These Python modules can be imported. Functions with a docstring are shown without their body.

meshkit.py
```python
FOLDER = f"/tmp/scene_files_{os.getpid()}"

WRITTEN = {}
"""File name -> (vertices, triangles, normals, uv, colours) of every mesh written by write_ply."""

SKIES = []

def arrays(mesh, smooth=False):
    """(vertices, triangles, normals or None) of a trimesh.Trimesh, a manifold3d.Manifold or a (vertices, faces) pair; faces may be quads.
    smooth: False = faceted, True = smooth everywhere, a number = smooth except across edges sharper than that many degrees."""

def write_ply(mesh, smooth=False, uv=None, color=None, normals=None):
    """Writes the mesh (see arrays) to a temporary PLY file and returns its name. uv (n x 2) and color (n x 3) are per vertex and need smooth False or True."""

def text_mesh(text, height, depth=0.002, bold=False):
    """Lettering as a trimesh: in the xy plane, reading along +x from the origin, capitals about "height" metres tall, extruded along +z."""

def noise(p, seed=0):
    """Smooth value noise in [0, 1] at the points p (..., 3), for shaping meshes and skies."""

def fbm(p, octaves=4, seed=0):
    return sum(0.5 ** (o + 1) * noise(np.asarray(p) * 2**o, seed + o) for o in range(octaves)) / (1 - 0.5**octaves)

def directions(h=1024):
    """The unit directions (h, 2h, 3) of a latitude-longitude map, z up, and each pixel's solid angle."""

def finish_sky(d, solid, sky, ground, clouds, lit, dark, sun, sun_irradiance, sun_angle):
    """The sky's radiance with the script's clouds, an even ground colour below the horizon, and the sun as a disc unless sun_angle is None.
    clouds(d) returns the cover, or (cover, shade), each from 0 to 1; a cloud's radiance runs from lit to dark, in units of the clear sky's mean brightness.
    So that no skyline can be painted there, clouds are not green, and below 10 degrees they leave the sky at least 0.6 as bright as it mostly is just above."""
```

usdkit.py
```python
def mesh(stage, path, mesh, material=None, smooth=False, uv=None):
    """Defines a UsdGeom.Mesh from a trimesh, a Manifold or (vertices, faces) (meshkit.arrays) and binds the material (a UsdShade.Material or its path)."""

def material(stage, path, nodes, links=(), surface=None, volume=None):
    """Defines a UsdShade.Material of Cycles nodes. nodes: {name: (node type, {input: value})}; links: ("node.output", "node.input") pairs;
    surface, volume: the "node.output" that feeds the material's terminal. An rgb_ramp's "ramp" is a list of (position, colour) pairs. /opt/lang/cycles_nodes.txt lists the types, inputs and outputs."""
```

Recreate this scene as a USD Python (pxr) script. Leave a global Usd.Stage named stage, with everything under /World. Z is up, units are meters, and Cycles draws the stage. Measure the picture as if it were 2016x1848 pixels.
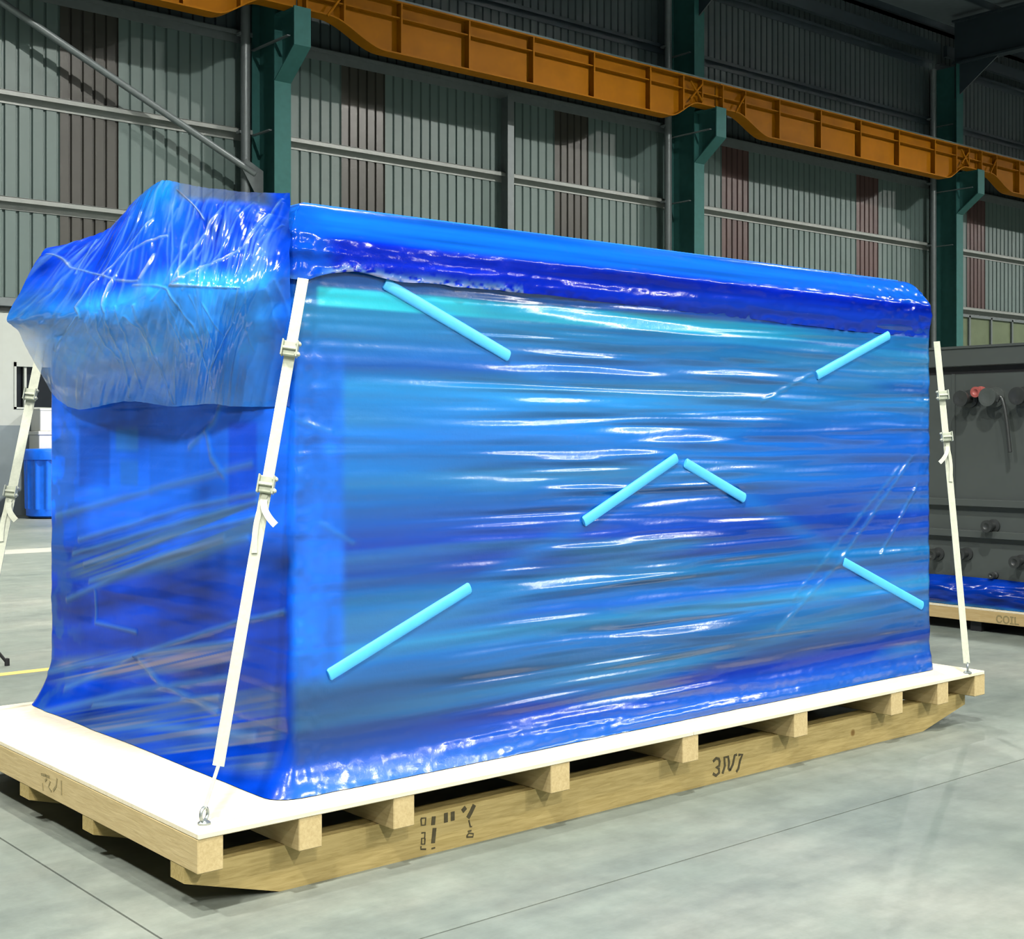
import math
import numpy as np
import trimesh
import shapely.geometry as sg
from scipy.interpolate import PchipInterpolator
import usdkit, meshkit
from pxr import Usd, UsdGeom, UsdLux, UsdShade, Gf, Sdf, Vt

stage = Usd.Stage.CreateInMemory()
UsdGeom.SetStageUpAxis(stage, 'Z'); UsdGeom.SetStageMetersPerUnit(stage, 1.0)
UsdGeom.Xform.Define(stage, '/World'); UsdGeom.Scope.Define(stage, '/World/Looks')

# ------------------------------------------------------------------ camera, lamps, exposure
FPX, CX, HZ, EYE = 2663.0, 1008.0, 862.0, 1.6          # focal length and horizon in pixels of the 2016 x 1848 frame
YAW = math.radians(49.6)                                # between the view direction and the hall's long axis (X)
FWD = np.array([math.cos(YAW), math.sin(YAW), 0]); RGT = np.array([math.sin(YAW), -math.cos(YAW), 0]); UPV = np.array([0, 0, 1.0])
cam = UsdGeom.Camera.Define(stage, '/World/camera')
cam.CreateHorizontalApertureAttr(36.0); cam.CreateVerticalApertureAttr(33.0)
cam.CreateFocalLengthAttr(36.0 * FPX / 2016); cam.CreateVerticalApertureOffsetAttr(-36.0 * (924 - HZ) / 2016)
cam.CreateClippingRangeAttr(Gf.Vec2f(0.05, 400)); cam.CreateExposureAttr(0.0)
cam.AddTransformOp().Set(Gf.Matrix4d(*[float(x) for x in (*RGT, 0, *UPV, 0, *(-FWD), 0, 0, 0, EYE, 1)]))

LAMP_POWER = 1900.0
LAMP_Z, LAMP_R = 15.4, 0.42
LAMPS = [(x, 15.5) for x in (-2.4, 13.1, 27.1, 41.1, 55.1, 69.1)] + [(-7.0, -3.4), (-7.5, 5.0), (27.1, -3.4), (1.2, -0.6)] + [(x, y) for y in (-13.9, -21.0) for x in (-5.0, 13.1, 27.1)]  # plain lamps at far negative X are added to brighten the short end
for k, (x, y) in enumerate(LAMPS):
    l = UsdLux.DiskLight.Define(stage, f'/World/lamp_light_{k:03d}')
    big = y < -3.5 or (x, y) == (27.1, -3.4); l.CreateRadiusAttr(0.50 if big else LAMP_R); l.CreateIntensityAttr(LAMP_POWER * (0.85 if big else (0.9 if x < 0 else 2.3) if y > 10 else 1.0)); l.CreateColorAttr(Gf.Vec3f(1.0, 0.975, 0.90))
    l.AddTranslateOp().Set(Gf.Vec3d(x, y, LAMP_Z))

# ------------------------------------------------------------------ helpers
def ray(u, v): return FWD + RGT * (u - CX) / FPX - UPV * (v - HZ) / FPX
def at_x(u, v, x): d = ray(u, v); return np.array([0, 0, EYE]) + d * x / d[0]
def at_y(u, v, y): d = ray(u, v); return np.array([0, 0, EYE]) + d * y / d[1]
def at_z(u, v, z): d = ray(u, v); return np.array([0, 0, EYE]) + d * (z - EYE) / d[2]

used = {}
def path_for(name, parent=None):
    root = str(parent.GetPath()) if parent else '/World'
    k = used.get((root, name), 0); used[(root, name)] = k + 1
    return f'{root}/{name}' + (f'_{k:03d}' if k else '')
def cat(meshes): return trimesh.util.concatenate(list(meshes))
def obj(name, mesh, mat, parent=None, smooth=False, label=None, **prim):
    m = usdkit.mesh(stage, path_for(name, parent), mesh, MAT[mat], smooth=smooth)
    if label: m.GetPrim().SetCustomDataByKey('label', label)
    return m.GetPrim()
def tag(p, label=None, category=None, group=None, kind=None):
    for k, v in (('label', label), ('category', category), ('group', group), ('kind', kind)):
        if v: p.SetCustomDataByKey(k, v)
    return p
def thing(name, label=None, category=None, loc=(0, 0, 0), group=None, kind=None):
    x = UsdGeom.Xform.Define(stage, path_for(name)); x.AddTranslateOp().Set(Gf.Vec3d(*map(float, loc)))
    return tag(x.GetPrim(), label, category, group, kind)
def copy_of(p, loc, label=None, group=None):
    was = p.GetCustomData(); base = p.GetName().rstrip('0123456789').rstrip('_')
    r = thing(base, label or was.get('label'), was.get('category'), loc, group or was.get('group'), was.get('kind'))
    r.GetReferences().AddInternalReference(p.GetPath()); r.SetInstanceable(True)
    return r
def box(x0, x1, y0, y1, z0, z1, c=0.0):
    if c <= 0:
        m = trimesh.creation.box([x1 - x0, y1 - y0, z1 - z0]); m.apply_translation([(x0 + x1) / 2, (y0 + y1) / 2, (z0 + z1) / 2]); return m
    p = [[X, Y, Z] for sx in (0, 1) for sy in (0, 1) for sz in (0, 1) for X, Y, Z in (
        ((x0 + c, x1 - c)[sx], (y0, y1)[sy], (z0, z1)[sz]), ((x0, x1)[sx], (y0 + c, y1 - c)[sy], (z0, z1)[sz]), ((x0, x1)[sx], (y0, y1)[sy], (z0 + c, z1 - c)[sz]))]
    q = []
    for sx in (0, 1):
        for sy in (0, 1):
            for sz in (0, 1):
                a, b, d = (x0, x1)[sx], (y0, y1)[sy], (z0, z1)[sz]; i, j, k = (x0 + c, x1 - c)[sx], (y0 + c, y1 - c)[sy], (z0 + c, z1 - c)[sz]
                q += [[a, j, k], [i, b, k], [i, j, d]]
    return trimesh.convex.convex_hull(np.array(q))
def hull(pts): return trimesh.convex.convex_hull(np.asarray(pts, float))
def prism_xz(poly, y0, y1):      # polygon in (x, z) extruded along y
    m = trimesh.creation.extrude_polygon(sg.Polygon(poly), y1 - y0, engine='earcut')
    v = m.vertices; m.vertices = np.c_[v[:, 0], y1 - v[:, 2], v[:, 1]]; m.fix_normals(); return m
def prism_yz(poly, x0, x1):      # polygon in (y, z) extruded along x
    m = trimesh.creation.extrude_polygon(sg.Polygon(poly), x1 - x0, engine='earcut')
    v = m.vertices; m.vertices = np.c_[x0 + v[:, 2], v[:, 0], v[:, 1]]; m.fix_normals(); return m
def bar(a, b, r, sides=12, flat=1.0):
    a, b = np.asarray(a, float), np.asarray(b, float); d = (b - a) / np.linalg.norm(b - a)
    s = np.cross(d, [0, 0, 1.0] if abs(d[2]) < 0.9 else [0, 1.0, 0]); s /= np.linalg.norm(s); t = np.cross(s, d)
    ang = np.linspace(0, 2 * np.pi, sides, endpoint=False)
    ring = r * (np.cos(ang)[:, None] * t + flat * np.sin(ang)[:, None] * s)
    e = 0.25 * r * d
    return hull(np.vstack([a + ring, b + ring, a - e + ring * 0.8, b + e + ring * 0.8]))
def lathe(profile, loc=(0, 0, 0), sections=32):
    m = trimesh.creation.revolve(np.asarray(profile, float), sections=sections); m.apply_translation(loc); return m
def sweep(points, width, thick, normal):     # a flat ribbon following points; width lies across normal
    p = np.asarray(points, float); t = np.gradient(p, axis=0); t /= np.linalg.norm(t, axis=1, keepdims=True)
    n = np.broadcast_to(np.asarray(normal, float), p.shape); s = np.cross(t, n); s /= np.linalg.norm(s, axis=1, keepdims=True); n = np.cross(s, t)
    w = np.broadcast_to(width, (len(p),))[:, None] / 2
    v = np.stack([p - s * w - n * thick / 2, p + s * w - n * thick / 2, p + s * w + n * thick / 2, p - s * w + n * thick / 2], 1).reshape(-1, 3)
    f = []
    for i in range(len(p) - 1):
        for k in range(4):
            a, b = 4 * i + k, 4 * i + (k + 1) % 4; f += [[a, b, b + 4], [a, b + 4, a + 4]]
    e = 4 * (len(p) - 1); f += [[0, 2, 1], [0, 3, 2], [e, e + 1, e + 2], [e, e + 2, e + 3]]
    m = trimesh.Trimesh(v, f, process=False); m.fix_normals(); return m

# ------------------------------------------------------------------ materials
MAT = {}
def mat(name, nodes, links, surface='p.BSDF'): MAT[name] = usdkit.material(stage, f'/World/Looks/{name}', nodes, links, surface=surface)
def plain(name, col, rough=0.5, metal=0.0, vary=0.12, scale=6.0, spec=0.5, bump=0.0, stretch=(1, 1, 1)):
    a = [c * (1 - vary) for c in col]; b = [min(1, c * (1 + vary)) for c in col]
    nodes = {'g': ('geometry', {}), 'm': ('mapping', {'scale': stretch}), 'n': ('noise_texture', {'scale': scale, 'detail': 5.0, 'roughness': 0.6}),
             'r': ('rgb_ramp', {'ramp': [(0.25, a), (0.75, b)]}), 'p': ('principled_bsdf', {'roughness': rough, 'metallic': metal, 'specular_ior_level': spec})}
    links = [('g.position', 'm.vector'), ('m.vector', 'n.vector'), ('n.fac', 'r.fac'), ('r.color', 'p.base_color')]
    if bump:
        nodes['b'] = ('bump', {'strength': 1.0, 'distance': bump}); links += [('n.fac', 'b.height'), ('b.normal', 'p.normal')]
    mat(name, nodes, links)
plain('teal_paint', (0.022, 0.088, 0.083), 0.6, spec=0.15, vary=0.1)
plain('dark_teal', (0.03, 0.075, 0.085), 0.5)
plain('orange_paint', (0.215, 0.078, 0.0004), 0.6, spec=0.08, vary=0.12, scale=1.5)
plain('galvanised', (0.13, 0.15, 0.155), 0.4, metal=0.3, vary=0.1)
plain('girt_metal_lit', (0.20, 0.215, 0.205), 0.4, metal=0.1, vary=0.08)
plain('cladding', (0.075, 0.110, 0.104), 0.5, vary=0.10, scale=1.1, stretch=(1, 1, 0.25))
plain('cladding_dimmed', (0.036, 0.052, 0.056), 0.5, vary=0.08, scale=1.1, stretch=(1, 1, 0.25))  # same cladding made darker: dimness of the upper hall put into its colour
plain('skylight_sheet', (0.032, 0.031, 0.026), 0.4, vary=0.2, scale=1.5, stretch=(1, 1, 0.3))
plain('skylight_red', (0.060, 0.034, 0.032), 0.4, vary=0.3, scale=3, stretch=(1, 1, 0.1))
plain('white_wall', (0.36, 0.385, 0.36), 0.7, vary=0.03)
plain('grey_wall', (0.16, 0.195, 0.21), 0.7, vary=0.05)
plain('black', (0.012, 0.012, 0.014), 0.5)
plain('dark_glass', (0.01, 0.012, 0.016), 0.1)
plain('pane', (0.105, 0.130, 0.078), 0.3, vary=0.15, scale=2.0)
plain('roof_metal', (0.08, 0.10, 0.115), 0.55)
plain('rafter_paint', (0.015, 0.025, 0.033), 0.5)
plain('drum_plastic', (0.005, 0.14, 0.85), 0.35, vary=0.15)
plain('white_box', (0.55, 0.55, 0.52), 0.6, vary=0.04)
plain('yellow_paint', (0.50, 0.36, 0.10), 0.6, vary=0.15, scale=4)
plain('pale_floor', (0.30, 0.305, 0.27), 0.6, vary=0.12, scale=2)
plain('machine_grey', (0.055, 0.065, 0.062), 0.45, metal=0.0, vary=0.08, scale=2.0)
plain('dark_steel', (0.05, 0.055, 0.055), 0.4, metal=0.5)
plain('red_cap', (0.32, 0.08, 0.07), 0.4)
plain('steel', (0.30, 0.34, 0.34), 0.35, metal=0.8)
plain('webbing', (0.44, 0.46, 0.37), 0.75, vary=0.10, scale=60)
plain('buckle_metal', (0.42, 0.45, 0.36), 0.4, metal=0.3, vary=0.15, scale=30)
plain('ink', (0.045, 0.036, 0.012), 0.8, vary=0.3, scale=60)
plain('ink_faded', (0.21, 0.17, 0.075), 0.8, vary=0.2, scale=60)
plain('lamp_metal', (0.55, 0.55, 0.55), 0.4, metal=0.6)
plain('brace_foam', (0.06, 0.42, 0.90), 0.45, vary=0.10, scale=8)

def wood(name, dark, light, stretch, scale=9.0, knots=False, rough=0.6):
    nodes = {'g': ('geometry', {}), 'm': ('mapping', {'scale': stretch}), 'n': ('noise_texture', {'scale': scale, 'detail': 6.0, 'roughness': 0.55, 'distortion': 0.6}),
             'r': ('rgb_ramp', {'ramp': [(0.25, dark), (0.72, light)]}), 'b': ('bump', {'strength': 0.4, 'distance': 0.002}), 'p': ('principled_bsdf', {'roughness': rough, 'specular_ior_level': 0.3})}
    links = [('g.position', 'm.vector'), ('m.vector', 'n.vector'), ('n.fac', 'r.fac'), ('n.fac', 'b.height'), ('b.normal', 'p.normal')]
    if knots:
        nodes['v'] = ('voronoi_texture', {'scale': 2.6}); nodes['k'] = ('rgb_ramp', {'ramp': [(0.0, (0.35, 0.24, 0.12)), (0.035, (0.55, 0.42, 0.25)), (0.06, (1, 1, 1))]})
        nodes['x'] = ('mix', {'mix_type': 'multiply', 'fac': 1.0})
        links += [('g.position', 'v.vector'), ('v.distance', 'k.fac'), ('r.color', 'x.color1'), ('k.color', 'x.color2'), ('x.color', 'p.base_color')]
    else: links += [('r.color', 'p.base_color')]
    mat(name, nodes, links)
wood('deck_ply', (0.56, 0.50, 0.36), (0.66, 0.60, 0.46), (1.2, 7, 7))
wood('runner_wood', (0.24, 0.18, 0.06), (0.37, 0.29, 0.12), (0.8, 9, 9), knots=True)
wood('beam_wood', (0.35, 0.27, 0.125), (0.45, 0.36, 0.19), (9, 0.8, 9))
wood('pallet_wood', (0.35, 0.25, 0.105), (0.43, 0.33, 0.165), (9, 0.8, 9))

mat('concrete', {'g': ('geometry', {}), 'n': ('noise_texture', {'scale': 0.55, 'detail': 8.0, 'roughness': 0.62}), 'n2': ('noise_texture', {'scale': 5.0, 'detail': 6.0, 'roughness': 0.7}),
    'm': ('mapping', {'scale': (0.5, 3.0, 1.0), 'rotation': (0, 0, 0.5)}), 'n3': ('noise_texture', {'scale': 1.6, 'detail': 5.0, 'roughness': 0.65}),
    'r': ('rgb_ramp', {'ramp': [(0.3, (0.106, 0.132, 0.118)), (0.5, (0.150, 0.174, 0.154)), (0.68, (0.205, 0.22, 0.192))]}),
    'r2': ('rgb_ramp', {'ramp': [(0.3, (0.80, 0.80, 0.80)), (0.7, (1.12, 1.12, 1.12))]}), 'x': ('mix', {'mix_type': 'multiply', 'fac': 1.0}),
    'r3': ('rgb_ramp', {'ramp': [(0.3, (0.84, 0.85, 0.86)), (0.66, (1.10, 1.10, 1.08))]}), 'x2': ('mix', {'mix_type': 'multiply', 'fac': 1.0}),
    'b': ('bump', {'strength': 0.5, 'distance': 0.004}), 'p': ('principled_bsdf', {'roughness': 0.5, 'specular_ior_level': 0.35})},
    [('g.position', 'n.vector'), ('g.position', 'n2.vector'), ('g.position', 'm.vector'), ('m.vector', 'n3.vector'), ('n.fac', 'r.fac'), ('n2.fac', 'r2.fac'), ('n3.fac', 'r3.fac'),
     ('r.color', 'x.color1'), ('r2.color', 'x.color2'), ('x.color', 'x2.color1'), ('r3.color', 'x2.color2'), ('x2.color', 'p.base_color'), ('n2.fac', 'b.height'), ('b.normal', 'p.normal')])
plain('joint_filler', (0.10, 0.10, 0.09), 0.8)

# blue stretch film: the colour of each patch (film layers and what lies under, with light put in on end and rim) comes with the mesh as "tint", its clarity as "clear"
def film(name, bump_scale, bump_dist, rough=0.15, fine=0.02, detail=1.0, spec=0.5):
    mat(name, {'t': ('attribute', {'attribute': 'tint'}), 'c': ('attribute', {'attribute': 'solid'}), 'a': ('attribute', {'attribute': 'slack'}), 'g': ('geometry', {}), 'm': ('mapping', {'scale': bump_scale}),
        'n': ('noise_texture', {'scale': 1.0, 'detail': detail, 'roughness': 0.45, 'distortion': 0.25}), 'n2': ('noise_texture', {'scale': 45.0, 'detail': 3.0, 'roughness': 0.6}),
        'gl': ('attribute', {'attribute': 'gloss'}), 'sp': ('math', {'math_type': 'multiply', 'value2': spec}), 'x': ('math', {'math_type': 'multiply'}), 's': ('math', {'math_type': 'multiply_add', 'value2': fine}), 'b': ('bump', {'strength': 1.0, 'distance': bump_dist}),
        'p': ('principled_bsdf', {'roughness': rough, 'ior': 1.5})},
        [('g.position', 'm.vector'), ('m.vector', 'n.vector'), ('g.position', 'n2.vector'), ('n.fac', 'x.value1'), ('a.fac', 'x.value2'), ('n2.fac', 's.value1'), ('x.value', 's.value3'), ('s.value', 'b.height'), ('b.normal', 'p.normal'),
         ('t.color', 'p.base_color'), ('c.fac', 'p.alpha'), ('gl.fac', 'sp.value1'), ('sp.value', 'p.specular_ior_level')])
film('film_front', (0.75, 0.75, 13.5), 0.062, fine=0.012, rough=0.21, spec=0.6)
film('film_hood', (1.2, 1.2, 9.0), 0.026, fine=0.03, spec=0.3)
film('film_end', (4.0, 4.0, 7.0), 0.012, fine=0.05, spec=0.4)

# ------------------------------------------------------------------ the hall
YW = 27.95                       # inner face of the cladding
COLS = [1.7, 15.75, 29.85, 43.9, 57.95]
fl = thing('floor', kind='structure')
def slab(x0, x1, y0, y1): obj('slab', box(x0, x1, y0, y1, -0.20, 0.0), 'concrete', fl)
for x0, x1 in ((-25, 1.944), (1.952, 90)):
    for y0, y1 in ((-27, 3.478), (3.486, YW + 0.4)): slab(x0, x1, y0, y1)
obj('joint_filler', box(-25, 90, -27, YW + 0.4, -0.30, -0.008), 'joint_filler', fl)
obj('floor_line', box(-25, 60, 9.155, 9.265, -0.001, 0.0015), 'yellow_paint', fl, label='yellow painted line')
obj('floor_line', box(-25, 60, 18.7, 19.4, -0.001, 0.0012), 'pale_floor', fl, label='broad pale stripe')  # broad strip paler than the slabs

wb = thing('wall_back', kind='structure')
def sheet(x0, n, pitch, z0, z1, material, y=YW):
    prof = [(x0, y)]
    for k in range(n):
        a = x0 + k * pitch
        prof += [(a + pitch - 0.075, y), (a + pitch - 0.055, y + 0.045), (a + pitch - 0.022, y + 0.045), (a + pitch - 0.002, y)]
    prof = np.array(prof); m = len(prof); back = prof + [0, 0.004]
    v = np.vstack([np.c_[prof, np.full(m, z0)], np.c_[prof, np.full(m, z1)], np.c_[back, np.full(m, z0)], np.c_[back, np.full(m, z1)]])
    f = []
    for i in range(m - 1):
        f += [[i, i + 1, m + i + 1], [i, m + i + 1, m + i], [2 * m + i, 3 * m + i + 1, 2 * m + i + 1], [2 * m + i, 3 * m + i, 3 * m + i + 1]]
    return obj('cladding_sheet', (v, np.array(f)), material, wb)
x = 11.25 - 7.05 * 2
browns = 0
while x < 76:
    red = x > 30
    sheet(x, 5, 0.26, 4.5, 10.8, 'skylight_red' if red else 'skylight_sheet')
    for k in range(4): sheet(x + 1.3 + k * 1.4375, 5, 0.2875, 4.5, 10.8, 'cladding')
    for k in range(5): sheet(x + k * 1.41, 5, 0.282, 10.8, 16.6, 'cladding_dimmed', YW + 0.02)
    x += 7.05
# masonry below the cladding: with the opening of a window
W0, W1, WZ0, WZ1 = 10.27, 12.6, 2.2, 3.17
def mason(x0, x1, z0, z1):
    zs = 1.86
    if z0 < zs: obj('painted_dado', box(x0, x1, YW - 0.02, YW + 0.3, z0, min(z1, zs)), 'grey_wall', wb)
    if z1 > zs: obj('masonry', box(x0, x1, YW - 0.015, YW + 0.3, max(z0, zs), z1), 'white_wall', wb)
mason(-25, W0, 0, 4.2); mason(W0, W1, 0, WZ0); mason(W0, W1, WZ1, 4.2); mason(W1, 45.0, 0, 4.2)
obj('coping', box(-25, 45.0, YW - 0.16, YW + 0.3, 4.30, 4.48, 0.01), 'galvanised', wb)
obj('coping_soffit', box(-25, 45.0, YW - 0.05, YW + 0.3, 4.2, 4.30), 'dark_steel', wb)
mason(45.0, 76, 0, 4.2)
for zg in (6.42, 8.6, 10.85, 13.2, 15.3):
    for a, b in zip([-10] + COLS, COLS + [76]):
        x0, x1 = a + (0.46 if a > 0 else 0), b - 0.02
        g = cat([box(x0, x1, YW - 0.20, YW - 0.185, zg + 0.02, zg + 0.12), box(x0, x1, YW - 0.20, YW - 0.005, zg + 0.11, zg + 0.125), box(x0, x1, YW - 0.02, YW - 0.005, zg - 0.12, zg + 0.12)])
        obj('girt', g, 'girt_metal_lit' if zg < 10 else 'galvanised' if zg < 11 else 'rafter_paint', wb)  # same girts darker higher up, the fading light put into their material
w1 = thing('window_1', kind='structure')
obj('frame', cat([box(W0, W1, YW - 0.03, YW + 0.1, WZ1 - 0.09, WZ1), box(W0, W0 + 0.05, YW - 0.03, YW + 0.1, WZ0, WZ1), box(W1 - 0.05, W1, YW - 0.03, YW + 0.1, WZ0, WZ1), box(W0, W1, YW - 0.03, YW + 0.1, WZ0, WZ0 + 0.04), box(W0 + 0.22, W0 + 0.27, YW - 0.0, YW + 0.08, WZ0, WZ1)]), 'white_wall', w1)
obj('pane', box(W0, W1, YW + 0.12, YW + 0.13, WZ0, WZ1), 'dark_glass', w1)
w2 = thing('window_2', kind='structure')          # band of translucent panes below the girt, beyond the third column
for k in range(12):
    a = 45.0 + k * 1.55
    obj('pane', box(a + 0.05, a + 1.5, YW - 0.03, YW - 0.02, 4.55, 6.2), 'pane', w2)
    obj('mullion', box(a - 0.05, a + 0.05, YW - 0.10, YW - 0.01, 4.5, 6.25), 'galvanised', w2)
obj('frame', cat([box(44.9, 63.7, YW - 0.10, YW - 0.01, 6.18, 6.28), box(44.9, 63.7, YW - 0.12, YW - 0.01, 4.48, 4.58)]), 'galvanised', w2)

ce = thing('ceiling', kind='structure')
for k in range(23):
    a = -25 + 5 * k
    obj('roof_sheet', box(a + 0.01, a + 4.99, -27, YW + 0.4, 16.95, 17.0), 'roof_metal', ce)
for y in np.arange(-25, 28, 2.4): obj('purlin', box(-25, 90, y, y + 0.07, 16.72, 16.95), 'rafter_paint', ce)
for xc in COLS: obj('rafter', cat([box(xc + 0.19, xc + 0.24, -27, 27.0, 15.2, 16.7), box(xc, xc + 0.43, -27, 27.0, 15.13, 15.2), box(xc, xc + 0.43, -27, 27.0, 16.65, 16.72),
        prism_yz([(27.0, 13.9), (27.0, 15.2), (25.2, 15.2)], xc + 0.19, xc + 0.24)]), 'rafter_paint', ce)
for xc0, xc1 in zip(COLS[:-1], COLS[1:]): obj('eave_strut', box(xc0 + 0.43, xc1, 27.45, 27.6, 15.6, 16.0), 'rafter_paint', ce)
obj('wall_front', box(-25, 90, -27.2, -27, 0, 17), 'grey_wall').SetCustomDataByKey('kind', 'structure')
obj('wall_left', box(-25.2, -25, -27, 28, 0, 17), 'grey_wall').SetCustomDataByKey('kind', 'structure')
obj('wall_right', box(76, 76.2, -27, 28, 0, 17), 'grey_wall').SetCustomDataByKey('kind', 'structure')

COL_LABEL = ['', 'teal steel crane column nearest the diagonal wall brace, first from the left', 'teal steel crane column in the middle of the wall, right of the light wall post',
             'teal steel crane column rising behind the right end of the blue wrapped machine', '']
def column(i):
    x0, x1, y0 = COLS[i], COLS[i] + 0.43, 26.8
    c = thing('crane_column', COL_LABEL[i], 'column')
    obj('front_flange', cat([box(x0, x1, y0, y0 + 0.03, 0.02, 15.2), box(x0 - 0.02, x1 + 0.02, y0 - 0.02, YW - 0.1, 0.0, 0.04)]), 'teal_paint', c)
    obj('web', box(x0 + 0.20, x0 + 0.23, y0 + 0.03, YW - 0.14, 0.02, 15.1), 'teal_paint', c)
    obj('back_flange', box(x0, x1, YW - 0.14, YW - 0.11, 0.02, 15.1), 'teal_paint', c)
    yb, zt, zb, zc = 25.98, 11.15, 10.33, 9.70
    poly = [(y0, zt), (yb, zt), (yb, zb), (y0, zc)]
    b = obj('crane_bracket', prism_yz(poly, x0 + 0.20, x0 + 0.23), 'teal_paint', c)
    obj('end_plate', box(x0, x1, yb - 0.03, yb, zb, zt), 'teal_paint', b)
    obj('bottom_plate', prism_yz([(yb - 0.03, zb), (yb, zb + 0.02), (y0, zc + 0.02), (y0, zc - 0.01)], x0, x1), 'teal_paint', b)
    obj('bearing_plate', box(x0, x1, yb - 0.03, y0, zt, zt + 0.04), 'teal_paint', b)
    for z in (8.58, 10.55, 12.95): obj('stiffener', box(x0 - 0.06, x0 + 0.02, (26.15 if z == 10.55 else 26.95), YW - 0.2, z, z + 0.03), 'galvanised', c)
    return c
for i in (1, 2, 3): column(i)

GIRD = ['', 'orange crane girder span left of the first column, cut by the frame', 'long orange crane girder span over the wrapped machine, between first and second columns',
        'orange crane girder span between the second and third columns', 'orange crane girder span beyond the third column at the right edge']
def girder(i):
    a, b = COLS[i - 1] + 0.215, COLS[i] + 0.215
    yw, zt, zb, zs, hw = 26.2, 11.86, 10.68, 11.20, 0.2
    g = thing('crane_girder', GIRD[i], 'crane girder')
    L = b - a; t = np.linspace(0, 1, 12); ease = t * t * (3 - 2 * t)
    lower = [(a + 0.02, zs)] + [(a + 0.7 + 1.6 * q, zs + (zb - zs) * e) for q, e in zip(t, ease)] + [(b - 2.1 + 1.2 * q, zb + (zs - zb) * e) for q, e in zip(t, ease)] + [(b - 0.02, zs)]
    obj('web', prism_xz(lower + [(b - 0.02, zt), (a + 0.02, zt)], yw - 0.012, yw + 0.012), 'orange_paint', g)
    lo = np.array(lower); dn = lo - [0, 0.035]
    obj('bottom_flange', prism_xz(np.vstack([lo, dn[::-1]]), yw - hw, yw + hw), 'orange_paint', g)
    obj('top_flange', box(a + 0.02, b - 0.02, yw - hw, yw + hw, zt, zt + 0.035), 'orange_paint', g)
    obj('ledge', box(a + 0.02, b - 0.02, yw - 0.16, yw - 0.012, 11.50, 11.53), 'orange_paint', g)
    for s in (0.35, 1.35, 2.95, 5.0, 7.1, 9.25, 11.4, 12.75, 13.55):
        zl = float(np.interp(a - 0.215 + s, lo[:, 0], lo[:, 1]))
        obj('stiffener', box(a - 0.215 + s, a - 0.215 + s + 0.05, yw - 0.19, yw - 0.012, zl, zt), 'orange_paint', g)
    obj('crane_rail', box(a, b, yw - 0.03, yw + 0.04, zt + 0.035, zt + 0.15), 'dark_teal', g, label='dark rail on the top flange')
    obj('walkway_plate', box(a, b, yw + 0.25, yw + 0.75, zt + 0.05, zt + 0.10), 'dark_teal', g, label='dark teal walkway plate along the wall side')
    if i in (1, 2, 3):
        for s0, s1, z0, z1 in ((13.05, 13.55, 11.75, 11.25), (13.05, 13.55, 11.25, 11.75)):
            obj('cross_bracing', bar((a - 0.215 + s0, yw - 0.2, z0), (a - 0.215 + s1, yw - 0.2, z1), 0.03, 8), 'orange_paint', g)
    for s0, s1, z0, z1 in ((0.9, 1.35, 11.15, 11.75),):
        obj('cross_bracing', bar((a - 0.215 + s0, yw - 0.2, z0), (a - 0.215 + s1, yw - 0.2, z1), 0.03, 8), 'orange_paint', g)
for i in (1, 2, 3, 4): girder(i)

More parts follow.
